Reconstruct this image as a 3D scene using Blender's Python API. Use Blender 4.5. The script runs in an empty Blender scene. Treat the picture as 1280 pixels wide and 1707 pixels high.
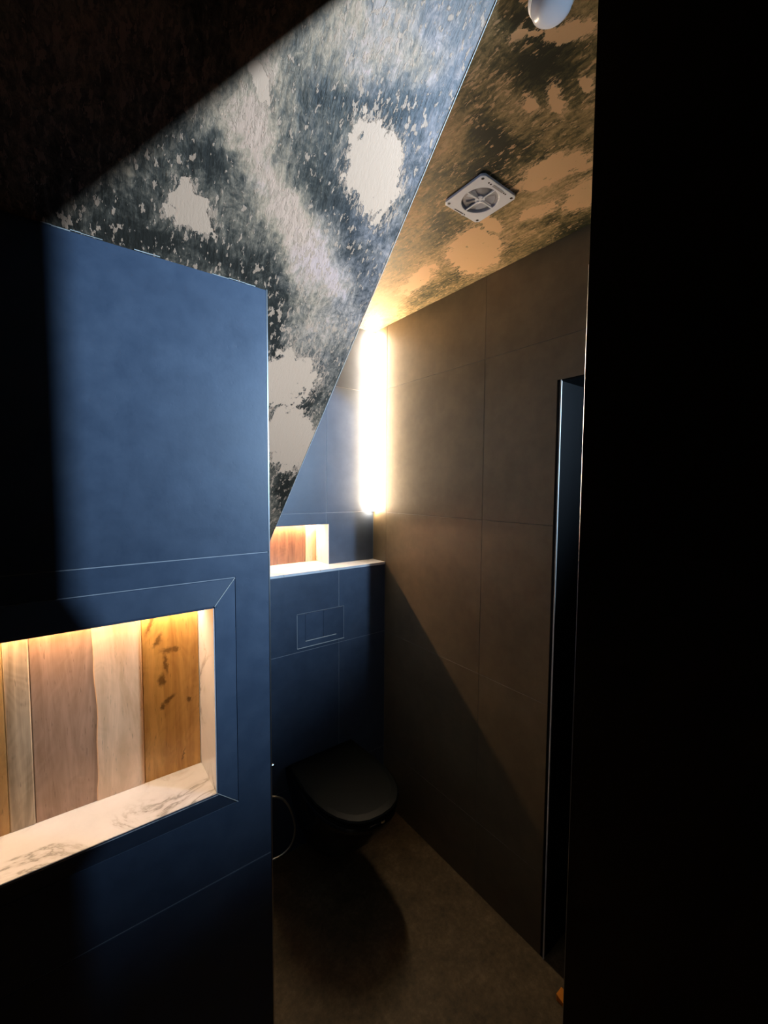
import bpy, bmesh, math, random
from mathutils import Vector, Matrix

random.seed(7)
SC = bpy.context.scene
COL = SC.collection

# ------------------------------------------------------------------ camera
cam_data = bpy.data.cameras.new('camera')
cam_data.sensor_fit = 'HORIZONTAL'
cam_data.sensor_width = 36.0
cam_data.lens = 692.2 / 1280 * 36.0
cam_data.clip_start = 0.01
cam = bpy.data.objects.new('camera', cam_data)
COL.objects.link(cam)
R_ = Vector((0.79690854, -0.60406523, 0.00647924))
U_ = Vector((0.03046861, 0.05090265, 0.99823874))
F_ = Vector((0.60333112, 0.79530756, -0.05896979))
m = Matrix((R_, U_, -F_)).transposed().to_4x4()
m.translation = Vector((0.0, 0.0, 1.6131))
cam.matrix_world = m
SC.camera = cam

# ------------------------------------------------------------------ world, light, exposure
world = bpy.data.worlds.new('world')
SC.world = world
world.use_nodes = True
world.node_tree.nodes['Background'].inputs[0].default_value = (0.10, 0.08, 0.05, 1)
world.node_tree.nodes['Background'].inputs[1].default_value = 0.012

SC.view_settings.view_transform = 'Standard'
SC.view_settings.look = 'None'
SC.view_settings.gamma = 1.0
SC.view_settings.exposure = 0.0
SC.view_settings.use_curve_mapping = False

# cool light falling in through the doorway behind the half-open door
LX, LY, LZ = 1.38, -0.465, 1.885
sp = bpy.data.lights.new('doorway_light', 'SPOT')
sp.energy = 290.0
sp.color = (0.52, 0.75, 1.0)
sp.spot_size = math.radians(93)
sp.spot_blend = 1.0
sp.shadow_soft_size = 0.024
spo = bpy.data.objects.new('doorway_light', sp)
COL.objects.link(spo)
spo.location = (LX, LY, LZ)
spo.rotation_euler = (Vector((0.60, 1.00, 2.17)) - Vector((LX, LY, LZ))).to_track_quat('-Z', 'Y').to_euler()

TUBE_EMIT = 280.0
NICHE_EMIT = 100.0
SMALL_NICHE_EMIT = 230.0

# ------------------------------------------------------------------ measures
XR = 1.25          # right wall
YB = 1.739         # back wall of the recess
YC = 1.636         # front of the cistern boxing
YL = 0.757         # niche wall
XE = 0.3014        # free end of the niche wall
XK = 0.513         # where the sloped ceiling ends and the flat one starts
ZC = 2.393         # flat ceiling
ZL = 1.974         # top of the niche wall
SL = 1.0103        # fall of the sloped ceiling per metre
ZLEDGE = 1.243
ROWS = [0.0, 0.2915, 0.8915, 1.4915, 2.0915, 2.393]
NX, NZ0, NZ1 = 0.198, 1.057, 1.405      # left niche opening
DY0, DY1, DZ = -0.44, 0.738, 1.957      # doorway in the right wall

SLOPE_PATCHES = [
    (0.424, 0.594, 16.1, -14.2, 5.3, 18.9, 1.00),
    (0.167, 0.704, 26.1, -14.9, 3.5, 38.7, 1.00),
    (0.389, 0.879, 10.5, -7.9, 5.9, 16.8, 1.00),
    (0.457, 0.998, 12.3, -9.9, 3.5, 10.5, 1.00),
    (0.224, 0.576, 69.3, -66.1, 0.6, 67.4, 0.60),
    (0.146, 0.702, 31.7, -29.3, 51.0, 133.2, 0.70),
    (0.194, 0.719, 91.7, -67.2, -5.6, 135.4, 0.80),
]
SLOPE_TONES = [
    (0.215, 0.607, 15.8, 26.6, -24.4, 27.4, 0.50),
    (0.307, 0.676, 5.6, 8.5, -16.0, 23.7, 0.62),
    (0.430, 0.728, 7.8, 16.0, 17.1, -33.8, 0.45),
    (0.372, 0.497, 4.6, -8.4, 9.0, 29.6, 0.28),
    (0.241, 0.566, 15.2, 19.6, -11.9, 50.7, 0.30),
    (0.374, 0.544, 7.4, -8.6, 17.8, 61.9, -0.45),
    (0.172, 0.650, 18.0, -12.5, 10.8, 46.6, -0.42),
    (0.083, 0.746, 12.3, 3.5, 2.3, 46.0, -0.60),
    (0.258, 0.742, 12.8, -4.2, -1.0, 42.8, -0.50),
    (0.331, 0.626, 9.7, 19.7, -21.1, 32.0, -0.30),
    (0.335, 0.802, 49.8, -20.1, 3.0, 17.0, -0.70),
    (0.441, 0.540, 7.7, -37.7, 27.1, 24.9, -0.35),
    (0.424, 0.664, 7.8, 17.8, -33.8, 49.1, -0.30),
    (0.448, 0.927, 13.9, -12.7, 13.8, 41.7, -0.50),
    (0.494, 1.120, 23.3, -13.5, 6.1, 11.7, -0.60),
    (0.106, 0.699, 12.3, -17.5, 28.2, 43.7, -0.25),
    (0.435, 0.784, 20.4, -2.2, -6.5, 30.8, 0.20),
    (0.440, 0.497, 1.3, -24.1, 24.0, 20.9, 0.12),
]
CEILING_PATCHES = [
    (1.093, 0.957, 3.7, -9.2, 8.3, -0.2, 1.00),
    (0.976, 0.585, 1.9, -12.7, 20.7, 8.6, 0.90),
    (0.972, 0.664, 2.4, -17.7, 33.5, 25.5, 0.70),
    (0.806, 0.494, 24.6, -60.3, 21.1, 11.2, 0.80),
    (0.822, 0.442, 18.4, -68.7, 34.5, 18.5, 0.80),
    (0.710, 0.411, 1.4, -27.4, 43.7, 34.4, 0.90),
    (0.771, 0.532, 23.0, -68.9, 40.3, 18.2, 0.70),
    (1.112, 0.603, 4.4, -18.9, 17.8, -4.0, 0.80),
    (1.025, 0.830, 18.5, -35.4, 8.0, 29.6, 0.80),
    (0.656, 0.462, 5.1, -41.6, 82.1, 77.2, 0.60),
    (1.069, 1.230, 5.0, -8.4, 20.1, -2.0, 0.70),
    (1.077, 0.705, 4.1, -15.3, 29.5, 9.0, 0.60),
]
CEILING_TONES = [
    (0.716, 0.483, 5.0, -12.6, 14.6, 10.6, -0.50),
    (0.755, 0.630, 14.3, -23.9, 1.7, 16.7, -0.50),
    (0.628, 0.432, 9.9, -15.2, 12.1, 15.8, -0.50),
    (0.831, 0.714, 3.9, -9.2, 15.4, 13.8, -0.40),
    (0.892, 0.934, 6.6, -13.3, 9.3, 0.7, -0.35),
    (1.249, 0.693, 2.1, -9.3, 16.4, -1.5, -0.40),
    (0.858, 0.613, 5.5, -18.8, 14.6, 31.6, -0.30),
    (1.088, 1.443, 2.9, -5.7, 9.0, -3.0, 0.50),
    (0.664, 0.681, 6.1, 8.0, 13.4, -24.9, 0.25),
    (0.798, 0.921, 3.5, 4.5, 10.8, -18.3, 0.28),
    (1.032, 0.694, 3.5, -16.0, 21.4, 7.1, 0.30),
    (1.177, 1.146, 2.4, -5.6, 17.5, -2.2, -0.20),
]

# ------------------------------------------------------------------ node helpers
class NT:
    def __init__(self, name):
        self.mat = bpy.data.materials.new(name)
        self.mat.use_nodes = True
        self.t = self.mat.node_tree
        self.n = self.t.nodes
        self.b = self.n['Principled BSDF']
    def link(self, a, b): self.t.links.new(a, b)
    def _in(self, sock, v):
        if isinstance(v, (int, float)): sock.default_value = v
        elif isinstance(v, (tuple, list)): sock.default_value = tuple(v) + ((1.0,) if len(sock.default_value) == 4 and len(v) == 3 else ())
        else: self.link(v, sock)
    def math(self, op, a, b=0.0, c=0.0, clamp=False):
        x = self.n.new('ShaderNodeMath'); x.operation = op; x.use_clamp = clamp
        self._in(x.inputs[0], a); self._in(x.inputs[1], b); self._in(x.inputs[2], c)
        return x.outputs[0]
    def vec(self, op, a, b=(0, 0, 0)):
        x = self.n.new('ShaderNodeVectorMath'); x.operation = op
        self._in(x.inputs[0], a); self._in(x.inputs[1], b)
        return x.outputs['Value'] if op in ('DOT_PRODUCT', 'LENGTH') else x.outputs[0]
    def scale(self, a, s):
        x = self.n.new('ShaderNodeVectorMath'); x.operation = 'SCALE'
        self._in(x.inputs[0], a); x.inputs['Scale'].default_value = s
        return x.outputs[0]
    def coord(self):
        return self.n.new('ShaderNodeTexCoord').outputs['Object']
    def noise(self, v, s, d=4, r=0.55, col=False, dist=0.0):
        x = self.n.new('ShaderNodeTexNoise')
        self._in(x.inputs['Vector'], v)
        x.inputs['Scale'].default_value = s; x.inputs['Detail'].default_value = d
        x.inputs['Roughness'].default_value = r; x.inputs['Distortion'].default_value = dist
        return x.outputs['Color'] if col else x.outputs['Fac']
    def mapping(self, v, rot=(0, 0, 0), sc=(1, 1, 1), loc=(0, 0, 0)):
        x = self.n.new('ShaderNodeMapping')
        self._in(x.inputs[0], v)
        x.inputs['Rotation'].default_value = rot; x.inputs['Scale'].default_value = sc; x.inputs['Location'].default_value = loc
        return x.outputs[0]
    def ramp(self, f, stops, interp='LINEAR'):
        x = self.n.new('ShaderNodeValToRGB'); x.color_ramp.interpolation = interp
        self._in(x.inputs[0], f)
        e = x.color_ramp.elements
        while len(e) < len(stops): e.new(0.5)
        for el, (p, c) in zip(e, stops):
            el.position = p
            el.color = (c, c, c, 1) if isinstance(c, (int, float)) else tuple(c) + (1,)
        return x.outputs[0]
    def mix(self, f, a, b, mode='MIX'):
        x = self.n.new('ShaderNodeMix'); x.data_type = 'RGBA'; x.blend_type = mode
        self._in(x.inputs[0], f); self._in(x.inputs[6], a); self._in(x.inputs[7], b)
        return x.outputs[2]
    def bump(self, h, s=0.3, d=0.01):
        x = self.n.new('ShaderNodeBump')
        x.inputs['Strength'].default_value = s; x.inputs['Distance'].default_value = d
        self._in(x.inputs['Height'], h); self.link(x.outputs[0], self.b.inputs['Normal'])
    def set(self, col=None, rough=None, metal=None, spec=None):
        if col is not None: self._in(self.b.inputs['Base Color'], col)
        if rough is not None: self._in(self.b.inputs['Roughness'], rough)
        if metal is not None: self.b.inputs['Metallic'].default_value = metal
        if spec is not None: self.b.inputs['Specular IOR Level'].default_value = spec
        return self.mat
    def random(self):
        return self.n.new('ShaderNodeObjectInfo').outputs['Random']

def plain(name, col, rough=0.5, metal=0.0, spec=0.5, var=0.15, scale=30):
    n = NT(name)
    f = n.noise(n.coord(), scale)
    c = n.mix(f, tuple(x * (1 - var) for x in col), tuple(min(1, x * (1 + var)) for x in col))
    return n.set(c, rough, metal, spec)

def emissive(name, col, strength):
    n = NT(name)
    n.set((0.8, 0.8, 0.8), 0.4)
    n.b.inputs['Emission Color'].default_value = tuple(col) + (1,)
    n.b.inputs['Emission Strength'].default_value = strength
    return n.mat

# ------------------------------------------------------------------ materials
def tile_material(name='anthracite_tile', shades=((0.036, 0.054, 0.090), (0.050, 0.073, 0.118), (0.071, 0.098, 0.150))):
    n = NT(name)
    c = n.coord()
    big = n.noise(c, 3.2, 5, 0.6)
    fine = n.noise(c, 22, 5, 0.65)
    pit = n.ramp(n.noise(c, 120, 2, 0.5), [(0.0, 0.0), (0.27, 0.0), (0.31, 1.0)])
    cloud = n.math('ADD', n.math('MULTIPLY', big, 0.65), n.math('MULTIPLY', fine, 0.35))
    col = n.ramp(cloud, [(0.33, shades[0]), (0.5, shades[1]), (0.68, shades[2])])
    r = n.math('ADD', n.math('MULTIPLY', n.random(), 0.14), 0.93)
    comb = n.n.new('ShaderNodeCombineColor')
    for i in range(3): n.link(r, comb.inputs[i])
    col = n.mix(1.0, col, comb.outputs[0], 'MULTIPLY')
    n.set(col, n.ramp(fine, [(0.3, 0.42), (0.7, 0.52)]), spec=0.5)
    n.bump(n.math('ADD', fine, n.math('MULTIPLY', pit, 0.15)), 0.12, 0.003)
    return n.mat

def plaster_material(name, patches, tones, base, seed, golden=False):
    n = NT(name)
    c0 = n.coord()
    w1 = n.scale(n.vec('SUBTRACT', n.noise(c0, 14, 3, 0.6, col=True), (0.5, 0.5, 0.5)), 0.05)
    w2 = n.scale(n.vec('SUBTRACT', n.noise(c0, 75, 3, 0.6, col=True), (0.5, 0.5, 0.5)), 0.016)
    c = n.vec('ADD', n.vec('ADD', c0, w1), w2)
    def blob(b, k=1.0):
        cx, cy, a0, a1, b0, b1, w = b
        d = n.vec('SUBTRACT', c, (cx, cy, 0))
        u = n.vec('DOT_PRODUCT', d, (a0, a1, 0)); v = n.vec('DOT_PRODUCT', d, (b0, b1, 0))
        r2 = n.math('ADD', n.math('MULTIPLY', u, u), n.math('MULTIPLY', v, v))
        return r2, w
    # scuffed brush strokes in two directions
    s1 = n.noise(n.mapping(c0, (0, 0, 0.72), (95, 16, 40), (seed, 0, 0)), 1.0, 5, 0.62)
    s2 = n.noise(n.mapping(c0, (0, 0, -0.65), (90, 20, 40), (0, seed, 0)), 1.0, 5, 0.62)
    sel = n.ramp(n.noise(c0, 6, 2), [(0.42, 0.0), (0.58, 1.0)])
    st = n.mix(sel, s1, s2)
    strokes = n.n.new('ShaderNodeSeparateColor'); n.link(st, strokes.inputs[0]); strokes = strokes.outputs[0]
    med = n.noise(n.vec('ADD', c0, (seed, seed, 0)), 7, 6, 0.62, dist=0.4)
    tone = n.math('ADD', base, n.math('MULTIPLY', n.math('SUBTRACT', med, 0.5), 1.15))
    tone = n.math('ADD', tone, n.math('MULTIPLY', n.math('SUBTRACT', strokes, 0.5), 0.95))
    scuff = n.noise(n.mapping(n.vec('ADD', c0, w1), (0, 0, 0.5), (1.0, 0.42, 1.0)), 120, 8, 0.78, dist=0.3)
    tone = n.math('ADD', tone, n.math('MULTIPLY', n.math('SUBTRACT', scuff, 0.5), 1.5))
    for b in tones:
        r2, w = blob(b)
        g = n.math('EXPONENT', n.math('MULTIPLY', r2, -1.1))
        tone = n.math('ADD', tone, n.math('MULTIPLY', g, w))
    if golden:
        cols = [(0.0, (0.020, 0.022, 0.010)), (0.25, (0.085, 0.075, 0.030)), (0.5, (0.30, 0.215, 0.095)), (0.75, (0.50, 0.345, 0.17)), (1.0, (0.68, 0.47, 0.26))]
    else:
        cols = [(0.0, (0.024, 0.019, 0.013)), (0.24, (0.066, 0.052, 0.037)), (0.5, (0.20, 0.140, 0.092)), (0.76, (0.44, 0.285, 0.175)), (1.0, (0.64, 0.38, 0.255))]
    col = n.ramp(tone, cols)
    if not golden:
        # the wash turns from olive to slate blue towards the flat ceiling
        sx = n.n.new('ShaderNodeSeparateXYZ'); n.link(c0, sx.inputs[0])
        blue = n.math('ADD', n.math('MULTIPLY', n.math('SUBTRACT', sx.outputs[0], 0.30), 4.5), n.math('MULTIPLY', n.math('SUBTRACT', n.noise(c0, 11, 4, 0.6), 0.5), 2.4), clamp=True)
        keep = n.math('SUBTRACT', 1.0, n.math('MULTIPLY', n.math('SUBTRACT', sx.outputs[1], 0.62), 3.0), clamp=True)
        col = n.mix(n.math('MULTIPLY', n.math('MULTIPLY', blue, keep, clamp=True), 0.8), col, n.mix(1.0, col, (0.95, 1.12, 1.75), 'MULTIPLY'))
    # bare patches of plaster left between the washes of paint
    fine = n.noise(n.mapping(c0, (0, 0, 0.6), (1.0, 0.5, 1.0)), 60, 5, 0.7)
    field = None
    for b in patches:
        r2, w = blob(b)
        g = n.math('MULTIPLY', n.math('SUBTRACT', 1.0, r2), w)
        field = g if field is None else n.math('MAXIMUM', field, g)
    field = n.math('MAXIMUM', field, -1.2)
    rag = n.math('ADD', field, n.math('MULTIPLY', n.math('SUBTRACT', fine, 0.5), 2.6))
    rag = n.math('ADD', rag, n.math('MULTIPLY', n.math('SUBTRACT', med, 0.5), 1.2))
    pm = n.ramp(rag, [(0.10, 0.0), (0.17, 1.0)])
    fleck_src = n.math('ADD', n.math('MULTIPLY', n.noise(n.mapping(c0, (0, 0, 0.75), (1.6, 0.55, 1), (seed * 2, 0, 0)), 85, 3, 0.6), 1.0), n.math('MULTIPLY', med, 0.35))
    fm = n.ramp(fleck_src, [(0.765, 0.0), (0.79, 0.85)])
    streak = n.noise(n.mapping(n.vec('ADD', c0, w2), (0, 0, 0.72), (300, 45, 60), (seed * 3, 0, 0)), 1.0, 4, 0.6)
    near = n.math('MULTIPLY', n.math('ADD', n.math('MAXIMUM', field, -1.0), 1.0, clamp=True), 0.20)
    sm = n.ramp(n.math('ADD', n.math('ADD', streak, n.math('MULTIPLY', n.math('SUBTRACT', tone, 0.5), 0.16)), near), [(0.66, 0.0), (0.70, 0.8)])
    fm = n.math('MAXIMUM', fm, sm)
    dirt = n.ramp(n.noise(c0, 48, 3, 0.7), [(0.27, 0.25), (0.33, 1.0)])
    bare = (0.78, 0.50, 0.27) if golden else (0.63, 0.385, 0.25)
    col = n.mix(fm, col, tuple(x * 0.8 for x in bare))
    col = n.mix(n.math('MULTIPLY', pm, dirt), col, bare)
    n.set(col, n.ramp(tone, [(0.2, 0.5), (0.8, 0.7)]), spec=0.35)
    h = n.math('ADD', n.math('MULTIPLY', pm, -0.5), n.math('MULTIPLY', n.math('ADD', strokes, n.math('MULTIPLY', fm, 0.5)), n.math('SUBTRACT', 1.0, n.math('MULTIPLY', pm, 0.9))))
    n.bump(h, 0.45, 0.004)
    return n.mat

# dark knots and cracks of the golden board: x, z, half sizes, lean
KNOTS = [(0.109, 1.362, 0.004, 0.020, -0.35), (0.121, 1.332, 0.005, 0.014, -0.5), (0.137, 1.309, 0.012, 0.006, 0.0), (0.150, 1.309, 0.006, 0.006, 0.0),
         (0.133, 1.285, 0.0035, 0.022, 0.1), (0.126, 1.255, 0.0055, 0.012, 0.0), (0.138, 1.216, 0.013, 0.0045, 0.6), (0.127, 1.205, 0.004, 0.006, 0), (0.172, 1.205, 0.0035, 0.005, 0), (0.160, 1.10, 0.002, 0.012, -0.2)]

def wood_material(name, dark, light, knots=0.3, seed=0.0, spots=()):
    n = NT(name)
    c = n.mapping(n.coord(), (0, 0, 0), (1, 1, 1), (seed, 0, seed * 0.7))
    g = n.noise(n.mapping(c, (0, 0, 0), (34, 8, 3.0)), 1.0, 5, 0.6, dist=0.9)
    ring = n.noise(n.mapping(c, (0, 0, 0), (9, 4, 4.2)), 1.0, 2, 0.5, dist=2.2)
    rr = n.math('SINE', n.math('MULTIPLY', ring, 55.0))
    f = n.math('ADD', n.math('MULTIPLY', g, 0.85), n.math('MULTIPLY', rr, 0.018))
    col = n.ramp(f, [(0.28, dark), (0.52, light), (0.75, tuple(min(1, x * 1.12) for x in light))])
    kn = n.ramp(n.noise(n.mapping(c, (0, 0.3, 0), (22, 5, 9)), 1.0, 3, 0.6, dist=1.4), [(0.24, 1.0), (0.33, 0.0)])
    col = n.mix(n.math('MULTIPLY', kn, knots), col, tuple(x * 0.22 for x in dark))
    if spots:
        c1 = n.coord()
        wv = n.vec('ADD', c1, n.scale(n.vec('SUBTRACT', n.noise(c1, 90, 4, 0.65, col=True), (0.5, 0.5, 0.5)), 0.016))
        sh = None
        for (kx, kz, rx, rz, lean) in spots:
            d = n.vec('SUBTRACT', wv, (kx, 0, kz))
            u = n.vec('DOT_PRODUCT', d, (math.cos(lean) / rx, 0, math.sin(lean) / rx)); v = n.vec('DOT_PRODUCT', d, (-math.sin(lean) / rz, 0, math.cos(lean) / rz))
            e = n.math('EXPONENT', n.math('MULTIPLY', n.math('ADD', n.math('MULTIPLY', u, u), n.math('MULTIPLY', v, v)), -1.0))
            sh = e if sh is None else n.math('MAXIMUM', sh, e)
        col = n.mix(n.ramp(sh, [(0.15, 0.0), (0.75, 0.85)]), col, tuple(x * 0.35 for x in dark))
    pore = n.ramp(n.noise(n.mapping(c, (0, 0, 0), (420, 60, 45)), 1.0, 2, 0.5), [(0.26, 1.0), (0.33, 0.0)])
    col = n.mix(n.math('MULTIPLY', pore, 0.5), col, tuple(x * 0.4 for x in dark))
    n.set(col, 0.34, spec=0.5)
    n.bump(f, 0.2, 0.002)
    return n.mat

def marble_material():
    n = NT('veined_white_marble')
    c = n.coord()
    v = n.noise(n.mapping(c, (0, 0, 0.5), (1, 1, 1)), 5.5, 6, 0.6, dist=1.4)
    vein = n.ramp(n.math('ABSOLUTE', n.math('SUBTRACT', v, 0.5)), [(0.0, 1.0), (0.018, 0.25), (0.05, 0.0)])
    cloud = n.noise(c, 13, 4, 0.6)
    gate = n.ramp(n.noise(c, 5, 2), [(0.45, 0.0), (0.6, 1.0)])
    col = n.mix(cloud, (0.56, 0.57, 0.60), (0.78, 0.80, 0.84))
    col = n.mix(n.math('MULTIPLY', vein, n.math('MULTIPLY', gate, 0.75)), col, (0.20, 0.19, 0.18))
    n.set(col, 0.22, spec=0.5)
    return n.mat

def floor_material():
    n = NT('dark_brown_stone_floor')
    c = n.coord()
    f = n.noise(c, 9, 6, 0.7); g = n.noise(c, 60, 4, 0.7)
    k = n.math('ADD', n.math('MULTIPLY', f, 0.6), n.math('MULTIPLY', g, 0.4))
    n.set(n.ramp(k, [(0.34, (0.05, 0.034, 0.016)), (0.5, (0.10, 0.070, 0.034)), (0.66, (0.18, 0.125, 0.068))]), 0.6, spec=0.3)
    n.bump(k, 0.25, 0.004)
    return n.mat

M = {}
M['tile'] = tile_material()
M['tile_lamp_tint'] = tile_material('tile_with_warm_light', ((0.122, 0.092, 0.052), (0.165, 0.126, 0.072), (0.215, 0.167, 0.098)))  # same tile as the other walls, with warm lamplight painted into its colour
M['grout_dark'] = plain('brown_grey_grout', (0.17, 0.15, 0.12), 0.85)
M['grout'] = plain('light_grey_grout', (0.30, 0.32, 0.36), 0.85)
M['slope'] = plaster_material('scuffed_grey_green_plaster', SLOPE_PATCHES, SLOPE_TONES, 0.46, 1.3)
M['ceiling'] = plaster_material('scuffed_golden_plaster', CEILING_PATCHES, CEILING_TONES, 0.50, 4.1, golden=True)
M['marble'] = marble_material()
M['floor'] = floor_material()
M['oak_gold'] = wood_material('golden_oak', (0.50, 0.24, 0.06), (0.80, 0.46, 0.15), 0.5, 0.0, KNOTS)
M['oak_pale'] = wood_material('pale_oak', (0.64, 0.38, 0.21), (0.86, 0.55, 0.34), 0.25, 3.1)
M['walnut'] = wood_material('pinkish_walnut', (0.33, 0.17, 0.09), (0.52, 0.295, 0.18), 0.35, 5.7)
M['grey_wood'] = wood_material('greyish_weathered_wood', (0.34, 0.22, 0.12), (0.66, 0.45, 0.27), 0.6, 8.3)
M['brown_wood'] = wood_material('red_brown_wood', (0.14, 0.06, 0.03), (0.28, 0.13, 0.065), 0.5, 2.2)
M['orange_wood'] = wood_material('orange_larch', (0.38, 0.17, 0.05), (0.62, 0.33, 0.11), 0.3, 11.9)
M['black_gloss'] = plain('black_lacquer', (0.004, 0.004, 0.0045), 0.22)
M['black_satin'] = plain('satin_black_paint', (0.030, 0.024, 0.014), 0.42, spec=0.35)
M['jamb'] = plain('black_door_lining', (0.0022, 0.0024, 0.0028), 0.5, spec=0.12)
M['steel'] = plain('brushed_steel', (0.62, 0.64, 0.68), 0.3, 1.0)
M['chrome'] = plain('chrome', (0.85, 0.85, 0.85), 0.12, 1.0, var=0.03)
M['white_plastic'] = plain('white_plastic', (0.84, 0.87, 0.97), 0.4, var=0.05)
M['grey_plastic'] = plain('mid_grey_plastic', (0.40, 0.40, 0.44), 0.5)  # grey plastic of the fan's duct, blades and name tab
M['dark_hole'] = plain('dark_plastic', (0.02, 0.02, 0.02), 0.5)
M['lid'] = plain('satin_black_lid', (0.0035, 0.0048, 0.0045), 0.40, spec=0.10)
M['opal'] = NT('opal_acrylic').set((0.78, 0.82, 0.92), 0.18)
M['tube'] = emissive('warm_white_tube', (1.0, 0.76, 0.50), TUBE_EMIT)
M['strip'] = emissive('amber_strip', (1.0, 0.67, 0.40), NICHE_EMIT)
M['strip_small'] = emissive('amber_strip_bright', (1.0, 0.60, 0.32), SMALL_NICHE_EMIT)
M['orange'] = plain('orange_matt', (1.0, 0.30, 0.03), 0.5)
M['fabric_hose'] = plain('brushed_hose', (0.55, 0.53, 0.45), 0.35, 0.9)
M['sealant_highlight'] = plain('pale_sealant_and_highlight', (0.62, 0.62, 0.60), 0.5)  # sealant beads, and the painted highlight lines on flush plate and mitre

# ------------------------------------------------------------------ mesh helpers
def link(name, bm, mat, parent=None, smooth=False, bevel=0.0, segs=1):
    bmesh.ops.recalc_face_normals(bm, faces=bm.faces)
    me = bpy.data.meshes.new(name)
    bm.to_mesh(me); bm.free()
    o = bpy.data.objects.new(name, me)
    COL.objects.link(o)
    for mm in (mat if isinstance(mat, list) else [mat]): me.materials.append(mm)
    if smooth:
        for p in me.polygons: p.use_smooth = True
    if bevel:
        b = o.modifiers.new('bevel', 'BEVEL'); b.width = bevel; b.segments = segs; b.limit_method = 'ANGLE'
    if parent: o.parent = parent
    return o

def box_bm(x0, y0, z0, x1, y1, z1, bm=None):
    bm = bm or bmesh.new()
    vs = [bm.verts.new(p) for p in ((x0,y0,z0),(x1,y0,z0),(x1,y1,z0),(x0,y1,z0),(x0,y0,z1),(x1,y0,z1),(x1,y1,z1),(x0,y1,z1))]
    for f in ((0,3,2,1),(4,5,6,7),(0,1,5,4),(1,2,6,5),(2,3,7,6),(3,0,4,7)): bm.faces.new([vs[i] for i in f])
    return bm

def prism_bm(pts, d, bm=None):
    """closed polygon of 3-D points pushed along the vector d"""
    bm = bm or bmesh.new()
    d = Vector(d)
    a = [bm.verts.new(p) for p in pts]; b = [bm.verts.new(Vector(p) + d) for p in pts]
    bm.faces.new(a); bm.faces.new(list(reversed(b)))
    k = len(pts)
    for i in range(k): bm.faces.new([a[i], b[i], b[(i+1) % k], a[(i+1) % k]])
    return bm

def tube_bm(path, r, seg=12, bm=None, closed=False, caps=True):
    bm = bm or bmesh.new()
    path = [Vector(p) for p in path]
    rings = []
    k = len(path)
    up = None
    for i, p in enumerate(path):
        t = (path[min(i+1, k-1)] - path[max(i-1, 0)]).normalized()
        if up is None: up = t.orthogonal().normalized()
        up = (up - t * up.dot(t)).normalized()
        s = t.cross(up)
        rad = r[i] if isinstance(r, (list, tuple)) else r
        rings.append([bm.verts.new(p + (up * math.cos(2*math.pi*j/seg) + s * math.sin(2*math.pi*j/seg)) * rad) for j in range(seg)])
    for a, b in zip(rings, rings[1:]):
        for j in range(seg): bm.faces.new([a[j], a[(j+1) % seg], b[(j+1) % seg], b[j]])
    if caps:
        bm.faces.new(list(reversed(rings[0]))); bm.faces.new(rings[-1])
    return bm

def empty(name, loc=(0, 0, 0)):
    o = bpy.data.objects.new(name, None)
    o.empty_display_size = 0.05
    COL.objects.link(o); o.location = loc
    return o

def tag(o, label=None, cat=None, kind=None, group=None):
    if label: o['label'] = label
    if cat: o['category'] = cat
    if kind: o['kind'] = kind
    if group: o['group'] = group
    return o

def structure(name, bm, mat, **k):
    return tag(link(name, bm, mat, **k), kind='structure')

G = 0.0009   # half a joint
TH = 0.006   # tile thickness
BED = 0.0010 # joint depth

def tile(parent, pts, axis, face, out, name='tile', mat='tile'):
    """one tile: polygon (a, z) inset by the joint, standing TH out of the bed at coordinate `face` along `axis`"""
    c = [sum(p[0] for p in pts) / len(pts), sum(p[1] for p in pts) / len(pts)]
    q = []
    k = len(pts)
    area = sum(pts[i][0]*pts[(i+1)%k][1] - pts[(i+1)%k][0]*pts[i][1] for i in range(k))
    if area < 0: pts = list(reversed(pts))
    for i in range(k):
        p, a, b = Vector(pts[i]), Vector(pts[i-1]), Vector(pts[(i+1) % k])
        e1 = (p - a).normalized(); e2 = (b - p).normalized()
        n1 = Vector((-e1.y, e1.x)); n2 = Vector((-e2.y, e2.x))
        if abs(e1.x*e2.y - e1.y*e2.x) < 1e-4: q.append(p + n1 * G); continue
        bis = n1 + n2
        q.append(p + bis * (G / (bis.dot(n1))))
    w = face
    lo = w - out * TH
    if axis == 1: P = [(v.x, lo, v.y) for v in q]; d = (0, out * TH, 0)
    else: P = [(lo, v.x, v.y) for v in q]; d = (out * TH, 0, 0)
    return link(name, prism_bm(P, d), M[mat], parent, bevel=0.0006)

# ------------------------------------------------------------------ floor and ceilings
structure('floor', box_bm(-1.6, -1.8, -0.05, 2.9, 1.9, 0.0), M['floor'])
structure('ceiling', box_bm(XK, -1.8, ZC, 2.9, 1.9, ZC + 0.05), M['ceiling'])
y_top = YL + (ZL - ZC) / SL
structure('ceiling_over_entry', box_bm(-1.6, -1.8, ZC, XK, y_top, ZC + 0.05), M['ceiling'])
y1 = 1.80
z_at = lambda y: ZL - SL * (y - YL)
slope = structure('ceiling_slope', prism_bm([(-1.6, y_top, ZC), (XK, y_top, ZC), (XK, y1, z_at(y1)), (-1.6, y1, z_at(y1))], (0, 0.02, 0.02)), M['slope'])
link('edge_bead', tube_bm([(XK + 0.001, y_top + 0.001, ZC - 0.002), (XK + 0.001, YC, z_at(YC))], 0.0009, 6), M['sealant_highlight'], slope)
cheek = structure('wall_cheek', prism_bm([(XK - 0.02, y_top, ZC + 0.02), (XK - 0.02, YB, ZC + 0.02), (XK - 0.02, YB, z_at(YB) + 0.02), (XK - 0.02, y_top, ZC + 0.01)], (0.02, 0, 0)), M['tile'])

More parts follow.
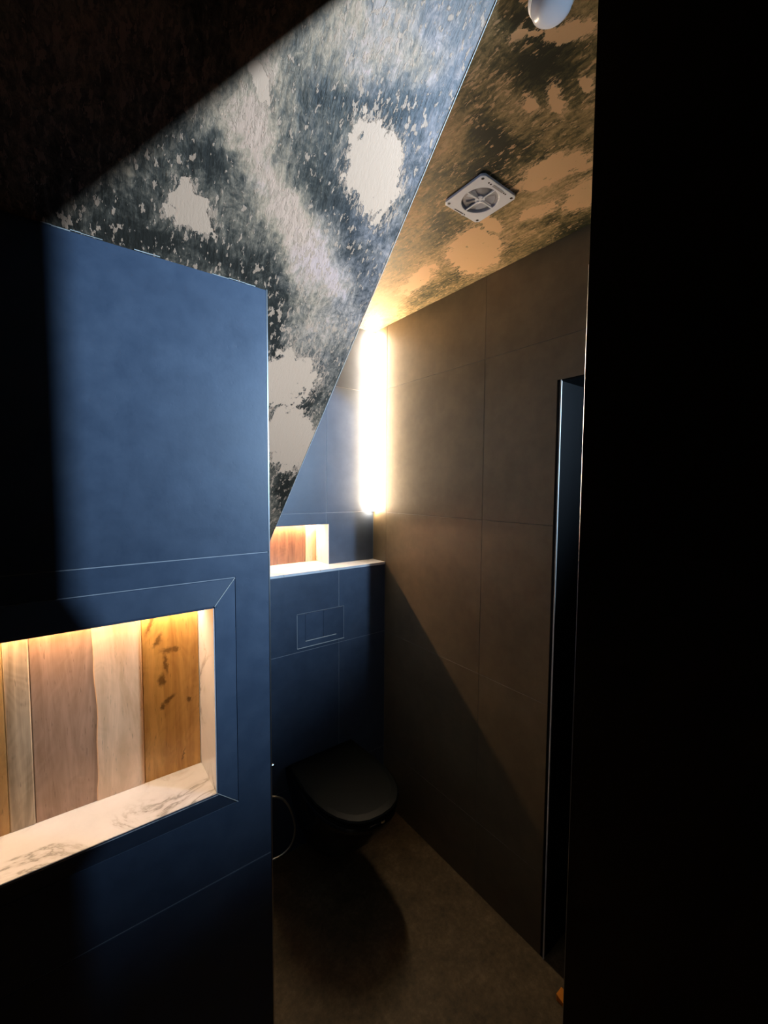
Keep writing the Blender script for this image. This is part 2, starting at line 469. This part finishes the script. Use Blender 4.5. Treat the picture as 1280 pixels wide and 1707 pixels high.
# thin bead of sealant along the seam of niche wall and sloped ceiling
seam = empty('trim_1'); tag(seam, kind='structure')
random.seed(3)
xx = -0.02
while xx < XE:
    ln = random.uniform(0.006, 0.03)
    if random.random() < 0.62:
        zo = random.uniform(-0.0005, 0.0015)
        link('sealant', tube_bm([(xx, YL - 0.0012, ZL - 0.001 + zo), (min(xx + ln, XE), YL - 0.0012, ZL - 0.001 + zo)], random.uniform(0.0003, 0.0009), 5), M['sealant_highlight'], seam)
    xx += ln

# ------------------------------------------------------------------ niche wall on the left
bed = YL + BED
D = YL + 0.085     # face of the wood
wl = bmesh.new()
yb2 = YL + 0.20
box_bm(-1.6, bed, 0, -0.60, yb2, ZL, wl)
box_bm(-0.60, bed, 0, NX, yb2, NZ0, wl)
box_bm(-0.60, bed, NZ1, NX, yb2, ZL, wl)
box_bm(NX, bed, 0, XE - BED, yb2, ZL, wl)
box_bm(-0.60, D + 0.02, NZ0, NX, yb2, NZ1, wl)
wall_left = structure('wall_left', wl, M['grout'])
FX, FZ0, FZ1 = 0.235, 1.025, 1.448
cols = [-1.50, -0.90, -0.30, XE]
rows_l = [0.0, 0.2893, 0.8893, 1.4893, ZL]
for i in range(3):
    a, b = cols[i], cols[i+1]
    for j in range(4):
        z0, z1 = rows_l[j], rows_l[j+1]
        if j == 2 and i == 2: pts = [(a, z0), (b, z0), (b, z1), (a, z1), (a, FZ1), (FX, FZ1), (FX, FZ0), (a, FZ0)]
        elif j == 2 and i == 1: pts = [(a, z0), (b, z0), (b, FZ0), (-0.635, FZ0), (-0.635, FZ1), (b, FZ1), (b, z1), (a, z1)]
        else: pts = [(a, z0), (b, z0), (b, z1), (a, z1)]
        tile(wall_left, pts, 1, YL, -1)
link('edge_trim', box_bm(XE - 0.002, YL - 0.0006, 0, XE + 0.0004, YL + 0.008, ZL), M['steel'], wall_left)
# splayed border around the niche: four mitred pieces, the inner edge standing proud
P = 0.020
def border(o1, o2, i2, i1):
    A = [(o1[0], YL + 0.004, o1[1]), (o2[0], YL + 0.004, o2[1]), (i2[0], YL + 0.004, i2[1]), (i1[0], YL + 0.004, i1[1])]
    B = [(o1[0], YL - 0.0015, o1[1]), (o2[0], YL - 0.0015, o2[1]), (i2[0], YL - P, i2[1]), (i1[0], YL - P, i1[1])]
    bm = bmesh.new()
    a = [bm.verts.new(p) for p in A]; b = [bm.verts.new(p) for p in B]
    bm.faces.new(a); bm.faces.new(b)
    for k in range(4): bm.faces.new([a[k], a[(k+1) % 4], b[(k+1) % 4], b[k]])
    return link('border_piece', bm, M['tile'], wall_left, bevel=0.0006)
XL_ = -0.60; XO_ = -0.635
PX, PZ0, PZ1 = NX - 0.004, NZ0 + 0.013, NZ1 + 0.001
g = 0.0007
border((XO_, FZ1 - g), (FX - g, FZ1 - g), (PX - g, PZ1), (XL_, PZ1))
border((FX, FZ1 - 2*g), (FX, FZ0 + 2*g), (PX, PZ0), (PX, PZ1))
border((XO_, FZ0 + g), (FX - g, FZ0 + g), (PX - g, PZ0), (XL_, PZ0))
border((XO_, FZ0), (XO_, FZ1), (XL_, PZ1), (XL_, PZ0))
for zo_, zi_ in ((FZ1, PZ1), (FZ0, PZ0)):
    link('mitre_line', tube_bm([(FX, YL - 0.0018, zo_), (PX, YL - P, zi_)], 0.0006, 5), M['sealant_highlight'], wall_left)  # pale bead on the mitre joint, drawing in its corner highlight
# marble lining: sill board and right and left cheeks
link('marble_sill', box_bm(XL_ + 0.001, YL - P + 0.001, PZ0 - 0.005, NX - 0.0025, D + 0.012, PZ0 + 0.0005), M['marble'], wall_left, bevel=0.001)
link('marble_cheek', prism_bm([(NX - 0.002, YL - P + 0.001, PZ0 + 0.001), (NX - 0.002, D + 0.012, PZ0 + 0.001), (NX - 0.002, D + 0.012, NZ1), (NX - 0.002, YL - P + 0.001, NZ1)], (-0.004, 0, 0)), M['marble'], wall_left)
link('marble_cheek', box_bm(XL_, YL - P + 0.001, PZ0 + 0.001, XL_ + 0.004, D + 0.012, NZ1), M['marble'], wall_left)
link('niche_head', box_bm(XL_, YL - P + 0.001, NZ1 - 0.002, NX, D + 0.018, NZ1 + 0.001), M['tile'], wall_left)
# waney-edged boards at the back of the niche
def plank(x0, x1, mat, z0, z1, yf, parent, wav0=0.0, wav1=0.0, seed=0, thick=0.015):
    rnd = random.Random(seed)
    n_ = 16
    L, R = [], []
    ph = rnd.uniform(0, 6)
    for i in range(n_ + 1):
        t = i / n_; z = z0 + (z1 - z0) * t
        L.append((x0 + wav0 * (math.sin(t * 5 + ph) + 0.35 * math.sin(t * 17 + ph) + rnd.uniform(-.25, .25)), z))
        R.append((x1 + wav1 * (math.sin(t * 5.5 + ph * 2) + 0.35 * math.sin(t * 19 + ph) + rnd.uniform(-.25, .25)), z))
    poly = L + list(reversed(R))
    return link('plank', prism_bm([(x, yf, z) for x, z in poly], (0, thick, 0)), mat, parent, bevel=0.0012)
zt = NZ1 - 0.002; zb_ = PZ0
plank(0.0955, NX - 0.0075, M['oak_gold'], zb_, zt, D, wall_left, seed=1)
plank(0.0240, 0.0950, M['oak_pale'], zb_, zt, D - 0.0008, wall_left, wav0=0.0022, seed=2)
plank(-0.0580, 0.0280, M['walnut'], zb_, zt, D + 0.0004, wall_left, seed=3)
plank(-0.0888, -0.0584, M['grey_wood'], zb_, zt, D - 0.0004, wall_left, seed=4)
plank(-0.165, -0.089, M['orange_wood'], zb_, zt, D, wall_left, seed=5)
plank(-0.250, -0.167, M['oak_pale'], zb_, zt, D + 0.001, wall_left, seed=6)
plank(-0.340, -0.252, M['walnut'], zb_, zt, D, wall_left, seed=7)
plank(-0.470, -0.342, M['oak_gold'], zb_, zt, D - 0.001, wall_left, seed=8)
plank(XL_ + 0.004, -0.472, M['grey_wood'], zb_, zt, D, wall_left, seed=9)
link('sealant_line', box_bm(NX - 0.0075, D - 0.0004, zb_, NX - 0.006, D + 0.012, zt), M['sealant_highlight'], wall_left)
# amber strip at the head of the niche
s = empty('led_strip', (0, D, NZ1)); tag(s, 'amber light strip along the top of the large wood-backed niche', 'light strip')
def strip(parent, x0, x1, y0, y1, z1, h=0.004, mat='strip'):
    dx, dy, dz = parent.location
    link('strip_channel', box_bm(x0 - dx, y0 - 0.001 - dy, z1 - 0.0015 - dz, x1 - dx, y1 + 0.001 - dy, z1 - dz), M['steel'], parent)
    link('diffuser', box_bm(x0 - dx, y0 - dy, z1 - h - dz, x1 - dx, y1 - dy, z1 - 0.0015 - dz), M[mat], parent)
strip(s, XL_ + 0.006, NX - 0.008, D - 0.016, D - 0.006, NZ1 - 0.002)

# recess side behind the niche wall
structure('wall_recess', box_bm(0.24, yb2, 0, XE, 1.80, z_at(yb2) - 0.2), M['tile'])

# ------------------------------------------------------------------ back wall with its niche, and the boxing below
BX0, BX1, BZ1 = 0.56, 0.988, 1.438
wb = bmesh.new()
b2 = YB + BED
box_bm(0.24, b2, 0, XR + 0.06, b2 + 0.16, ZLEDGE - 0.006, wb)
box_bm(0.24, b2, ZLEDGE, BX0, b2 + 0.16, BZ1, wb)
box_bm(BX1, b2, ZLEDGE, XR + 0.06, b2 + 0.16, BZ1, wb)
box_bm(BX0, YB + 0.145, ZLEDGE, BX1, b2 + 0.16, BZ1, wb)
box_bm(0.24, b2, BZ1, XR + 0.06, b2 + 0.16, ZC, wb)
wall_back = structure('wall_back', wb, M['grout'])
JX = 0.9755
tile(wall_back, [(JX, ZLEDGE), (BX1, ZLEDGE)] [:0] + [(BX1, ZLEDGE), (XR, ZLEDGE), (XR, 1.4915), (JX, 1.4915), (JX, BZ1), (BX1, BZ1)], 1, YB, -1)
tile(wall_back, [(XK, BZ1), (JX, BZ1), (JX, 1.4915), (XK, 1.4915)], 1, YB, -1)
tile(wall_back, [(JX, 1.4915), (XR, 1.4915), (XR, 2.0915), (JX, 2.0915)], 1, YB, -1)
tile(wall_back, [(XK, 1.4915), (JX, 1.4915), (JX, 2.0915), (XK, 2.0915)], 1, YB, -1)
tile(wall_back, [(JX, 2.0915), (XR, 2.0915), (XR, ZC), (JX, ZC)], 1, YB, -1)
tile(wall_back, [(XK, 2.0915), (JX, 2.0915), (JX, ZC), (XK, ZC)], 1, YB, -1)
YN = YB + 0.12
link('marble_cheek', box_bm(BX1 - 0.004, YB - 0.001, ZLEDGE, BX1 - 0.0005, YN + 0.012, BZ1), M['marble'], wall_back)
link('marble_cheek', box_bm(BX0, YB, ZLEDGE, BX0 + 0.004, YN + 0.012, BZ1), M['marble'], wall_back)
link('niche_head', box_bm(BX0, YB - 0.001, BZ1 - 0.002, BX1, YN + 0.016, BZ1 + 0.0005), M['tile'], wall_back)
plank(0.925, BX1 - 0.006, M['oak_pale'], ZLEDGE, BZ1 - 0.002, YN, wall_back, seed=21)
plank(0.70, 0.923, M['brown_wood'], ZLEDGE, BZ1 - 0.002, YN + 0.001, wall_back, seed=22)
plank(BX0 + 0.005, 0.698, M['orange_wood'], ZLEDGE, BZ1 - 0.002, YN, wall_back, seed=23)
s = empty('led_strip', (0.77, YN, BZ1)); tag(s, 'short amber light strip inside the small niche above the marble ledge', 'light strip')
strip(s, BX0 + 0.008, BX1 - 0.008, YN - 0.020, YN - 0.008, BZ1 - 0.002, mat='strip_small')

bx = structure('wall_boxing', box_bm(0.24, YC + BED, 0, XR, b2, ZLEDGE - 0.012), M['grout'])
JB = 0.983
PX0, PX1, PZa, PZb = 0.772, 1.009, 0.907, 1.060
for a, b in ((0.383, JB), (JB, XR), (XE, 0.383)):
    for z0, z1 in ((0, 0.2915), (0.2915, 0.8915), (0.8915, ZLEDGE - 0.012)):
        if z0 > 0.8 and a == 0.383: pts = [(a, z0), (b, z0), (b, PZa), (PX0, PZa), (PX0, PZb), (b, PZb), (b, z1), (a, z1)]
        elif z0 > 0.8 and a == JB: pts = [(a, z0), (b, z0), (b, z1), (a, z1), (a, PZb), (PX1, PZb), (PX1, PZa), (a, PZa)]
        else: pts = [(a, z0), (b, z0), (b, z1), (a, z1)]
        tile(bx, pts, 1, YC, -1)
link('marble_ledge', prism_bm([(0.50, YC - 0.001, ZLEDGE), (XR, YC - 0.001, ZLEDGE), (XR, YB, ZLEDGE), (BX1 - 0.001, YB, ZLEDGE), (BX1 - 0.001, YN + 0.012, ZLEDGE), (BX0 - 0.01, YN + 0.012, ZLEDGE), (BX0 - 0.01, YB, ZLEDGE), (0.50, YB, ZLEDGE)], (0, 0, -0.012)), M['marble'], bx, bevel=0.0008)

# ------------------------------------------------------------------ right wall with the doorway
wr = bmesh.new()
r2 = XR + BED
box_bm(r2, DY1 + 0.001, 0, XR + 0.22, 1.90, ZC, wr)
box_bm(r2, DY0, DZ + 0.002, XR + 0.05, DY1 + 0.001, ZC, wr)
box_bm(r2, -1.8, 0, XR + 0.05, DY0, ZC, wr)
wall_right = structure('wall_right', wr, M['grout_dark'])
ycols = [YB, 1.63, 1.03, 0.43, -0.17, -0.77, -1.37, -1.8]
for i in range(len(ycols) - 1):
    a, b = ycols[i+1], ycols[i]
    for j in range(5):
        z0, z1 = ROWS[j], ROWS[j+1]
        # cut the rectangle (a..b, z0..z1) by the doorway
        ya, yb = max(a, DY0), min(b, DY1)
        if ya >= yb or z0 >= DZ: pts = [(a, z0), (b, z0), (b, z1), (a, z1)]
        elif z1 <= DZ:
            parts = []
            if b > DY1: parts.append((DY1, b))
            if a < DY0: parts.append((a, DY0))
            for pa, pb in parts: tile(wall_right, [(pa, z0), (pb, z0), (pb, z1), (pa, z1)], 0, XR, -1, mat='tile_lamp_tint')
            continue
        else:
            if b > DY1: pts = [(DY1, z0), (b, z0), (b, z1), (a, z1), (a, DZ), (DY1, DZ)]
            elif a < DY0: pts = [(a, z0), (DY0, z0), (DY0, DZ), (b, DZ), (b, z1), (a, z1)]
            else: pts = [(a, DZ), (b, DZ), (b, z1), (a, z1)]
        tile(wall_right, pts, 0, XR, -1, mat='tile_lamp_tint')
lining = empty('trim_2'); tag(lining, kind='structure')
link('jamb', box_bm(XR + 0.001, DY1 - 0.012, 0, XR + 0.22, DY1, DZ), M['jamb'], lining)
link('jamb', box_bm(XR + 0.001, DY0, 0, XR + 0.05, DY0 + 0.004, DZ), M['jamb'], lining)
link('lintel', box_bm(XR + 0.001, DY0, DZ - 0.004, XR + 0.22, DY1, DZ + 0.0015), M['jamb'], lining)
link('corner_bead', box_bm(XR - 0.0012, DY1 - 0.014, 0, XR + 0.0025, DY1 - 0.010, DZ), M['sealant_highlight'], lining)
# passage outside and the entry behind the viewer
structure('wall_passage', box_bm(2.6, -1.8, 0, 2.7, 1.9, ZC), M['black_satin'])
structure('wall_passage_end', box_bm(XR + 0.22, 1.5, 0, 2.6, 1.6, ZC), M['black_satin'])
structure('wall_entry_side', box_bm(-1.6, -1.8, 0, -1.5, YL, ZC), M['tile'])
structure('wall_entry_back', box_bm(-1.6, -1.9, 0, 2.7, -1.8, ZC), M['tile'])

# ------------------------------------------------------------------ half-open door beside the viewer
C1 = Vector((0.5395, 0.281, 0))
hinge = Vector((1.247, -0.425, 0))
ld = (hinge - C1).normalized(); ln_ = (hinge - C1).length
nn = Vector((ld.y, -ld.x, 0))           # towards the viewer
if nn.dot(Vector((-1, -1, 0))) < 0: nn = -nn
door = empty('door_1'); tag(door, 'black door leaf standing half open beside the viewer', None, 'structure')
zb0, zt0 = 0.006, ZC - 0.01
q = [C1 + ld * 0.0012, hinge, hinge + nn * 0.04, C1 - ld * 0.0118 + nn * 0.04]
link('leaf', prism_bm([(v.x, v.y, zb0) for v in q], (0, 0, zt0 - zb0)), M['black_satin'], door)
q = [C1, C1 + ld * 0.004, C1 + ld * 0.004 + nn * 0.0010, C1 + nn * 0.0010]
link('edge_strip', prism_bm([(v.x, v.y, 0.5) for v in q], (0, 0, 1.62 - 0.5 + 0.28)), M['steel'], door)

# ------------------------------------------------------------------ vertical light in the corner
lamp = empty('corner_light', (XR - 0.020, YB - 0.022, 1.492)); tag(lamp, 'tall glowing warm white light tube in the tiled corner', 'wall light')
H = 0.885
link('diffuser', tube_bm([(0, 0, 0.001), (0, 0, H - 0.001)], 0.0082, 16), M['tube'], lamp)
link('channel', prism_bm([(0.0030, 0.0080, 0), (0.0080, 0.0030, 0), (0.0198, 0.0140, 0), (0.0198, 0.0217, 0), (0.0140, 0.0217, 0)], (0, 0, H)), M['white_plastic'], lamp)
link('end_cap', box_bm(0.004, 0.004, 0.0, 0.0198, 0.0217, 0.003), M['white_plastic'], lamp)

# ------------------------------------------------------------------ extractor fan on the ceiling
fc = Vector((0.907, 0.777, ZC))
fan = empty('extractor_fan', fc); tag(fan, 'square white extractor fan with round opening on the golden ceiling', 'extractor fan')
HW = 0.069
fan.scale = (1, 1, 0.5)
def ring_plate(hw, r, z0, z1, n_=48):
    bm = bmesh.new()
    lay = []
    for z in (z0, z1):
        outer, inner = [], []
        for i in range(n_):
            a = 2 * math.pi * (i + 0.5) / n_
            ca, sa = math.cos(a), math.sin(a)
            k = hw / max(abs(ca), abs(sa))
            outer.append(bm.verts.new((ca * k, sa * k, z))); inner.append(bm.verts.new((ca * r, sa * r, z)))
        lay.append((outer, inner))
    (o0, i0), (o1, i1) = lay
    for i in range(n_):
        j = (i + 1) % n_
        bm.faces.new([o0[i], o0[j], i0[j], i0[i]]); bm.faces.new([o1[i], i1[i], i1[j], o1[j]])
        bm.faces.new([o0[i], o1[i], o1[j], o0[j]]); bm.faces.new([i0[i], i0[j], i1[j], i1[i]])
    return bm
FR = 0.049
cover = link('cover', ring_plate(HW, FR, -0.014, -0.001), M['white_plastic'], fan, bevel=0.0012)
bm = bmesh.new()
seg = 40
rings = [[bm.verts.new((math.cos(2*math.pi*i/seg) * r, math.sin(2*math.pi*i/seg) * r, z)) for i in range(seg)] for r, z in ((FR - 0.0005, -0.0125), (FR - 0.0015, -0.0025), (0.001, -0.0012))]
for a, b in zip(rings, rings[1:]):
    for i in range(seg): bm.faces.new([a[i], a[(i+1) % seg], b[(i+1) % seg], b[i]])
link('duct', bm, M['grey_plastic'], fan)
for i in range(4):
    a = math.radians(90 * i)
    d = Vector((math.cos(a), math.sin(a), 0)); pz = Vector((-d.y, d.x, 0)) * 0.0022
    a0, a1 = d * 0.006, d * (FR + 0.0005)
    link('spoke', prism_bm([(v.x, v.y, -0.0135) for v in (a0 - pz, a1 - pz, a1 + pz, a0 + pz)], (0, 0, 0.004)), M['white_plastic'], fan)
for i in range(5):
    a0 = math.radians(72 * i + 12)
    bm = bmesh.new()
    va, vb = [], []
    for k in range(7):
        a = a0 + math.radians(46) * k / 6
        z = -0.0035 - 0.0035 * k / 6
        for r, l in ((0.010, va), (0.040, vb)): l.append(bm.verts.new((math.cos(a) * r, math.sin(a) * r, z)))
    for k in range(6): bm.faces.new([va[k], vb[k], vb[k+1], va[k+1]])
    bmesh.ops.solidify(bm, geom=bm.faces[:], thickness=0.001)
    link('blade', bm, M['grey_plastic'] if i % 2 else M['white_plastic'], fan)
link('hub', tube_bm([(0, 0, -0.010), (0, 0, -0.003)], 0.0135, 24), M['white_plastic'], fan)
for sx in (-1, 1):
    for sy in (-1, 1):
        sc = link('screw', tube_bm([(sx*0.058, sy*0.058, -0.0148), (sx*0.058, sy*0.058, -0.013)], 0.0040, 14), M['dark_hole'], fan)
        link('washer', tube_bm([(sx*0.058, sy*0.058, -0.0145), (sx*0.058, sy*0.058, -0.0135)], 0.0058, 14), M['white_plastic'], fan)
# name tab and its small holes along one edge, thin latch opposite
link('name_tab', box_bm(-0.018, -0.0612, -0.0149, 0.022, -0.0545, -0.0135), M['grey_plastic'], fan)
for x_ in (-0.034, -0.026, 0.026, 0.033):
    link('pin_hole', tube_bm([(x_, -0.0575, -0.0146), (x_, -0.0575, -0.0135)], 0.0024, 10), M['dark_hole'], fan)
link('latch', box_bm(-0.030, 0.0625, -0.0150, 0.012, 0.0655, -0.0135), M['dark_hole'], fan)
link('cord_clip', tube_bm([(0.004, 0.060, -0.0145), (0.007, 0.067, -0.0165), (0.006, 0.0705, -0.012), (0.012, 0.066, -0.0145)], 0.0016, 6), M['white_plastic'], fan)

# ------------------------------------------------------------------ opal ceiling lamp at the frame's top edge
dm = empty('ceiling_dome', (0.634, 0.404, ZC)); tag(dm, 'small round opal glass ceiling lamp, unlit, on the golden ceiling', 'ceiling lamp')
def lathe(prof, seg=40, sy=1.0):
    bm = bmesh.new()
    rs = [[bm.verts.new((math.cos(2*math.pi*i/seg)*r, math.sin(2*math.pi*i/seg)*r*sy, z)) for i in range(seg)] for r, z in prof]
    for a, b in zip(rs, rs[1:]):
        for i in range(seg): bm.faces.new([a[i], a[(i+1) % seg], b[(i+1) % seg], b[i]])
    bm.faces.new(rs[0]); bm.faces.new(list(reversed(rs[-1])))
    return bm
link('base_ring', lathe([(0.036, -0.0005), (0.036, -0.006), (0.032, -0.008)]), M['white_plastic'], dm, smooth=False)
link('shade', lathe([(0.0315, -0.007), (0.032, -0.014), (0.030, -0.020), (0.024, -0.025), (0.012, -0.028), (0.002, -0.0285)]), M['opal'], dm, smooth=True)

# ------------------------------------------------------------------ wall-hung toilet
tx, ty = 0.868, YC - 0.001
wc = empty('toilet', (tx, ty, 0)); tag(wc, 'black wall-hung toilet with closed lid below the flush plate', 'toilet')
def dshape(hw, yb, yf, z, n_=14, sq=2.4):
    """outline of a toilet seen from above: straight back, rounded front; y is negative towards the viewer"""
    pts = [(-hw * 0.92, yb), (hw * 0.92, yb)]
    ym = yb - (yb - yf) * 0.42
    for i in range(n_ + 1):
        a = math.pi * i / n_
        ca, sa = math.cos(a), math.sin(a)
        x = hw * math.copysign(abs(ca) ** (2 / sq), ca); y = ym + (yf - ym) * abs(sa) ** (2 / sq)
        pts.append((x, y))
    return [(x, y, z) for x, y in pts]
def loft(secs):
    bm = bmesh.new()
    R = [[bm.verts.new(p) for p in s_] for s_ in secs]
    k = len(R[0])
    for a, b in zip(R, R[1:]):
        for i in range(k): bm.faces.new([a[i], a[(i+1) % k], b[(i+1) % k], b[i]])
    bm.faces.new(R[0]); bm.faces.new(list(reversed(R[-1])))
    return bm
link('bowl', loft([dshape(0.085, 0, -0.17, 0.085), dshape(0.105, 0, -0.25, 0.11), dshape(0.125, 0, -0.33, 0.18), dshape(0.145, 0, -0.405, 0.26), dshape(0.162, 0, -0.46, 0.33), dshape(0.169, 0, -0.485, 0.375), dshape(0.169, 0, -0.486, 0.396)]), M['black_gloss'], wc, smooth=True)
seat = link('seat', loft([dshape(0.168, -0.045, -0.486, 0.398), dshape(0.170, -0.045, -0.489, 0.402), dshape(0.170, -0.045, -0.489, 0.408), dshape(0.167, -0.045, -0.485, 0.411)]), M['lid'], wc)
lid = link('lid', loft([dshape(0.169, -0.040, -0.490, 0.4135), dshape(0.172, -0.038, -0.493, 0.417), dshape(0.172, -0.038, -0.493, 0.426), dshape(0.168, -0.041, -0.488, 0.4305), dshape(0.150, -0.055, -0.46, 0.4325)]), M['lid'], wc)
link('lift_tab', box_bm(-0.006, -0.4965, 0.400, 0.010, -0.489, 0.412), M['chrome'], wc, bevel=0.002)
link('rim_glint_strip', tube_bm([(-0.055, -0.4915, 0.4125), (-0.030, -0.4935, 0.4125)], 0.0016, 6), M['chrome'], wc)
for sx in (-1, 1):
    hg = link('hinge', tube_bm([(sx*0.105, -0.030, 0.408), (sx*0.135, -0.030, 0.408)], 0.011, 14), M['black_gloss'], wc)
    link('hinge_cap', tube_bm([(sx*0.105 + 0.002, -0.041, 0.4165), (sx*0.130, -0.041, 0.4165)], 0.0028, 8), M['chrome'], hg)

# ------------------------------------------------------------------ tiled flush plate
fp = empty('flush_plate', ((PX0 + PX1) / 2, YC, (PZa + PZb) / 2)); tag(fp, 'dark two-button flush plate set flush in the tiled boxing', 'flush plate')
w2, h2 = (PX1 - PX0) / 2, (PZb - PZa) / 2
link('plate', box_bm(-w2 + 0.002, -0.001, -h2 + 0.002, w2 - 0.002, 0.004, h2 - 0.002), M['tile'], fp, bevel=0.0008)
link('rim', box_bm(-w2, -0.0015, h2 - 0.0016, w2, 0.003, h2), M['steel'], fp)
link('rim', box_bm(-w2, -0.0035, -h2, w2, 0.003, -h2 + 0.0022), M['sealant_highlight'], fp)  # pale colour paints in the highlight along the plate's lower edge
xa, xm, xb = 0.810 - fp.location.x, 0.8985 - fp.location.x, w2 - 0.003
za, zb3 = 0.937 - fp.location.z, h2 - 0.004
link('button', box_bm(xa, -0.003, za, xm - 0.001, 0.001, zb3), M['tile'], fp, bevel=0.001)
link('button', box_bm(xm + 0.001, -0.003, za, xb, 0.001, zb3), M['tile'], fp, bevel=0.001)
link('button_highlight', box_bm(xa, -0.005, za - 0.003, 0.966 - fp.location.x, 0.0, za - 0.0005), M['sealant_highlight'], fp, bevel=0.0004)  # pale bar added as the highlight under the buttons

# ------------------------------------------------------------------ bidet hose and its valve left of the toilet
hs = empty('bidet_hose', (0.60, 1.50, 0.27)); tag(hs, 'looped metal hose hanging left of the toilet', 'hose')
ctrl = [(0.585, 1.62, 0.452), (0.545, 1.575, 0.43), (0.56, 1.52, 0.405), (0.601, 1.50, 0.401), (0.642, 1.497, 0.372), (0.674, 1.495, 0.310), (0.691, 1.495, 0.232), (0.678, 1.495, 0.176), (0.645, 1.497, 0.147), (0.599, 1.50, 0.143), (0.54, 1.50, 0.16), (0.48, 1.50, 0.24), (0.44, 1.50, 0.36), (0.40, 1.50, 0.50), (0.36, 1.50, 0.60), (0.303, 1.50, 0.63)]
def smooth_path(c, k=6):
    c = [Vector(p) for p in c]; out = []
    for i in range(len(c) - 1):
        p0, p1, p2, p3 = c[max(i-1, 0)], c[i], c[i+1], c[min(i+2, len(c)-1)]
        for j in range(k):
            t = j / k
            out.append(0.5 * ((2*p1) + (p2-p0)*t + (2*p0-5*p1+4*p2-p3)*t*t + (3*p1-p0-3*p2+p3)*t**3))
    out.append(c[-1]); return out
off = Vector(hs.location)
pth = [p - off for p in smooth_path(ctrl)]
link('hose', tube_bm(pth, [0.0046 if i % 2 else 0.0040 for i in range(len(pth))], 10), M['fabric_hose'], hs, smooth=True)
vv = empty('angle_valve', (0.628, YC, 0.452)); tag(vv, 'small chrome angle valve on the tiled boxing beside the niche wall end', 'valve')
link('rosette', tube_bm([(-0.008, -0.003, 0), (-0.008, 0.0, 0)], 0.022, 20), M['chrome'], vv)
link('valve_body', tube_bm([(-0.008, -0.003, 0), (-0.008, -0.035, 0)], 0.010, 16), M['chrome'], vv, smooth=False)
link('knob', tube_bm([(-0.002, -0.028, 0), (0.006, -0.028, 0), (0.018, -0.028, 0), (0.024, -0.028, 0)], [0.007, 0.010, 0.010, 0.007], 16), M['chrome'], vv)
link('outlet', tube_bm([(-0.008, -0.028, 0), (-0.043, -0.018, 0)], 0.006, 12), M['chrome'], vv)

# ------------------------------------------------------------------ orange wedge-shaped block standing for an unidentified spot on the floor
wd = bmesh.new()
prism_bm([(-0.016, -0.03, 0), (-0.016, 0.03, 0), (-0.016, 0.03, 0.022), (-0.016, -0.024, 0.006), (-0.016, -0.03, 0.003)], (0.032, 0, 0), wd)
wo = link('orange_wedge', wd, M['orange'], bevel=0.0015)
wo.location = (1.193, 0.607, 0.0005); tag(wo, 'small bright orange wedge-shaped spot on the floor by the doorway', 'door wedge')
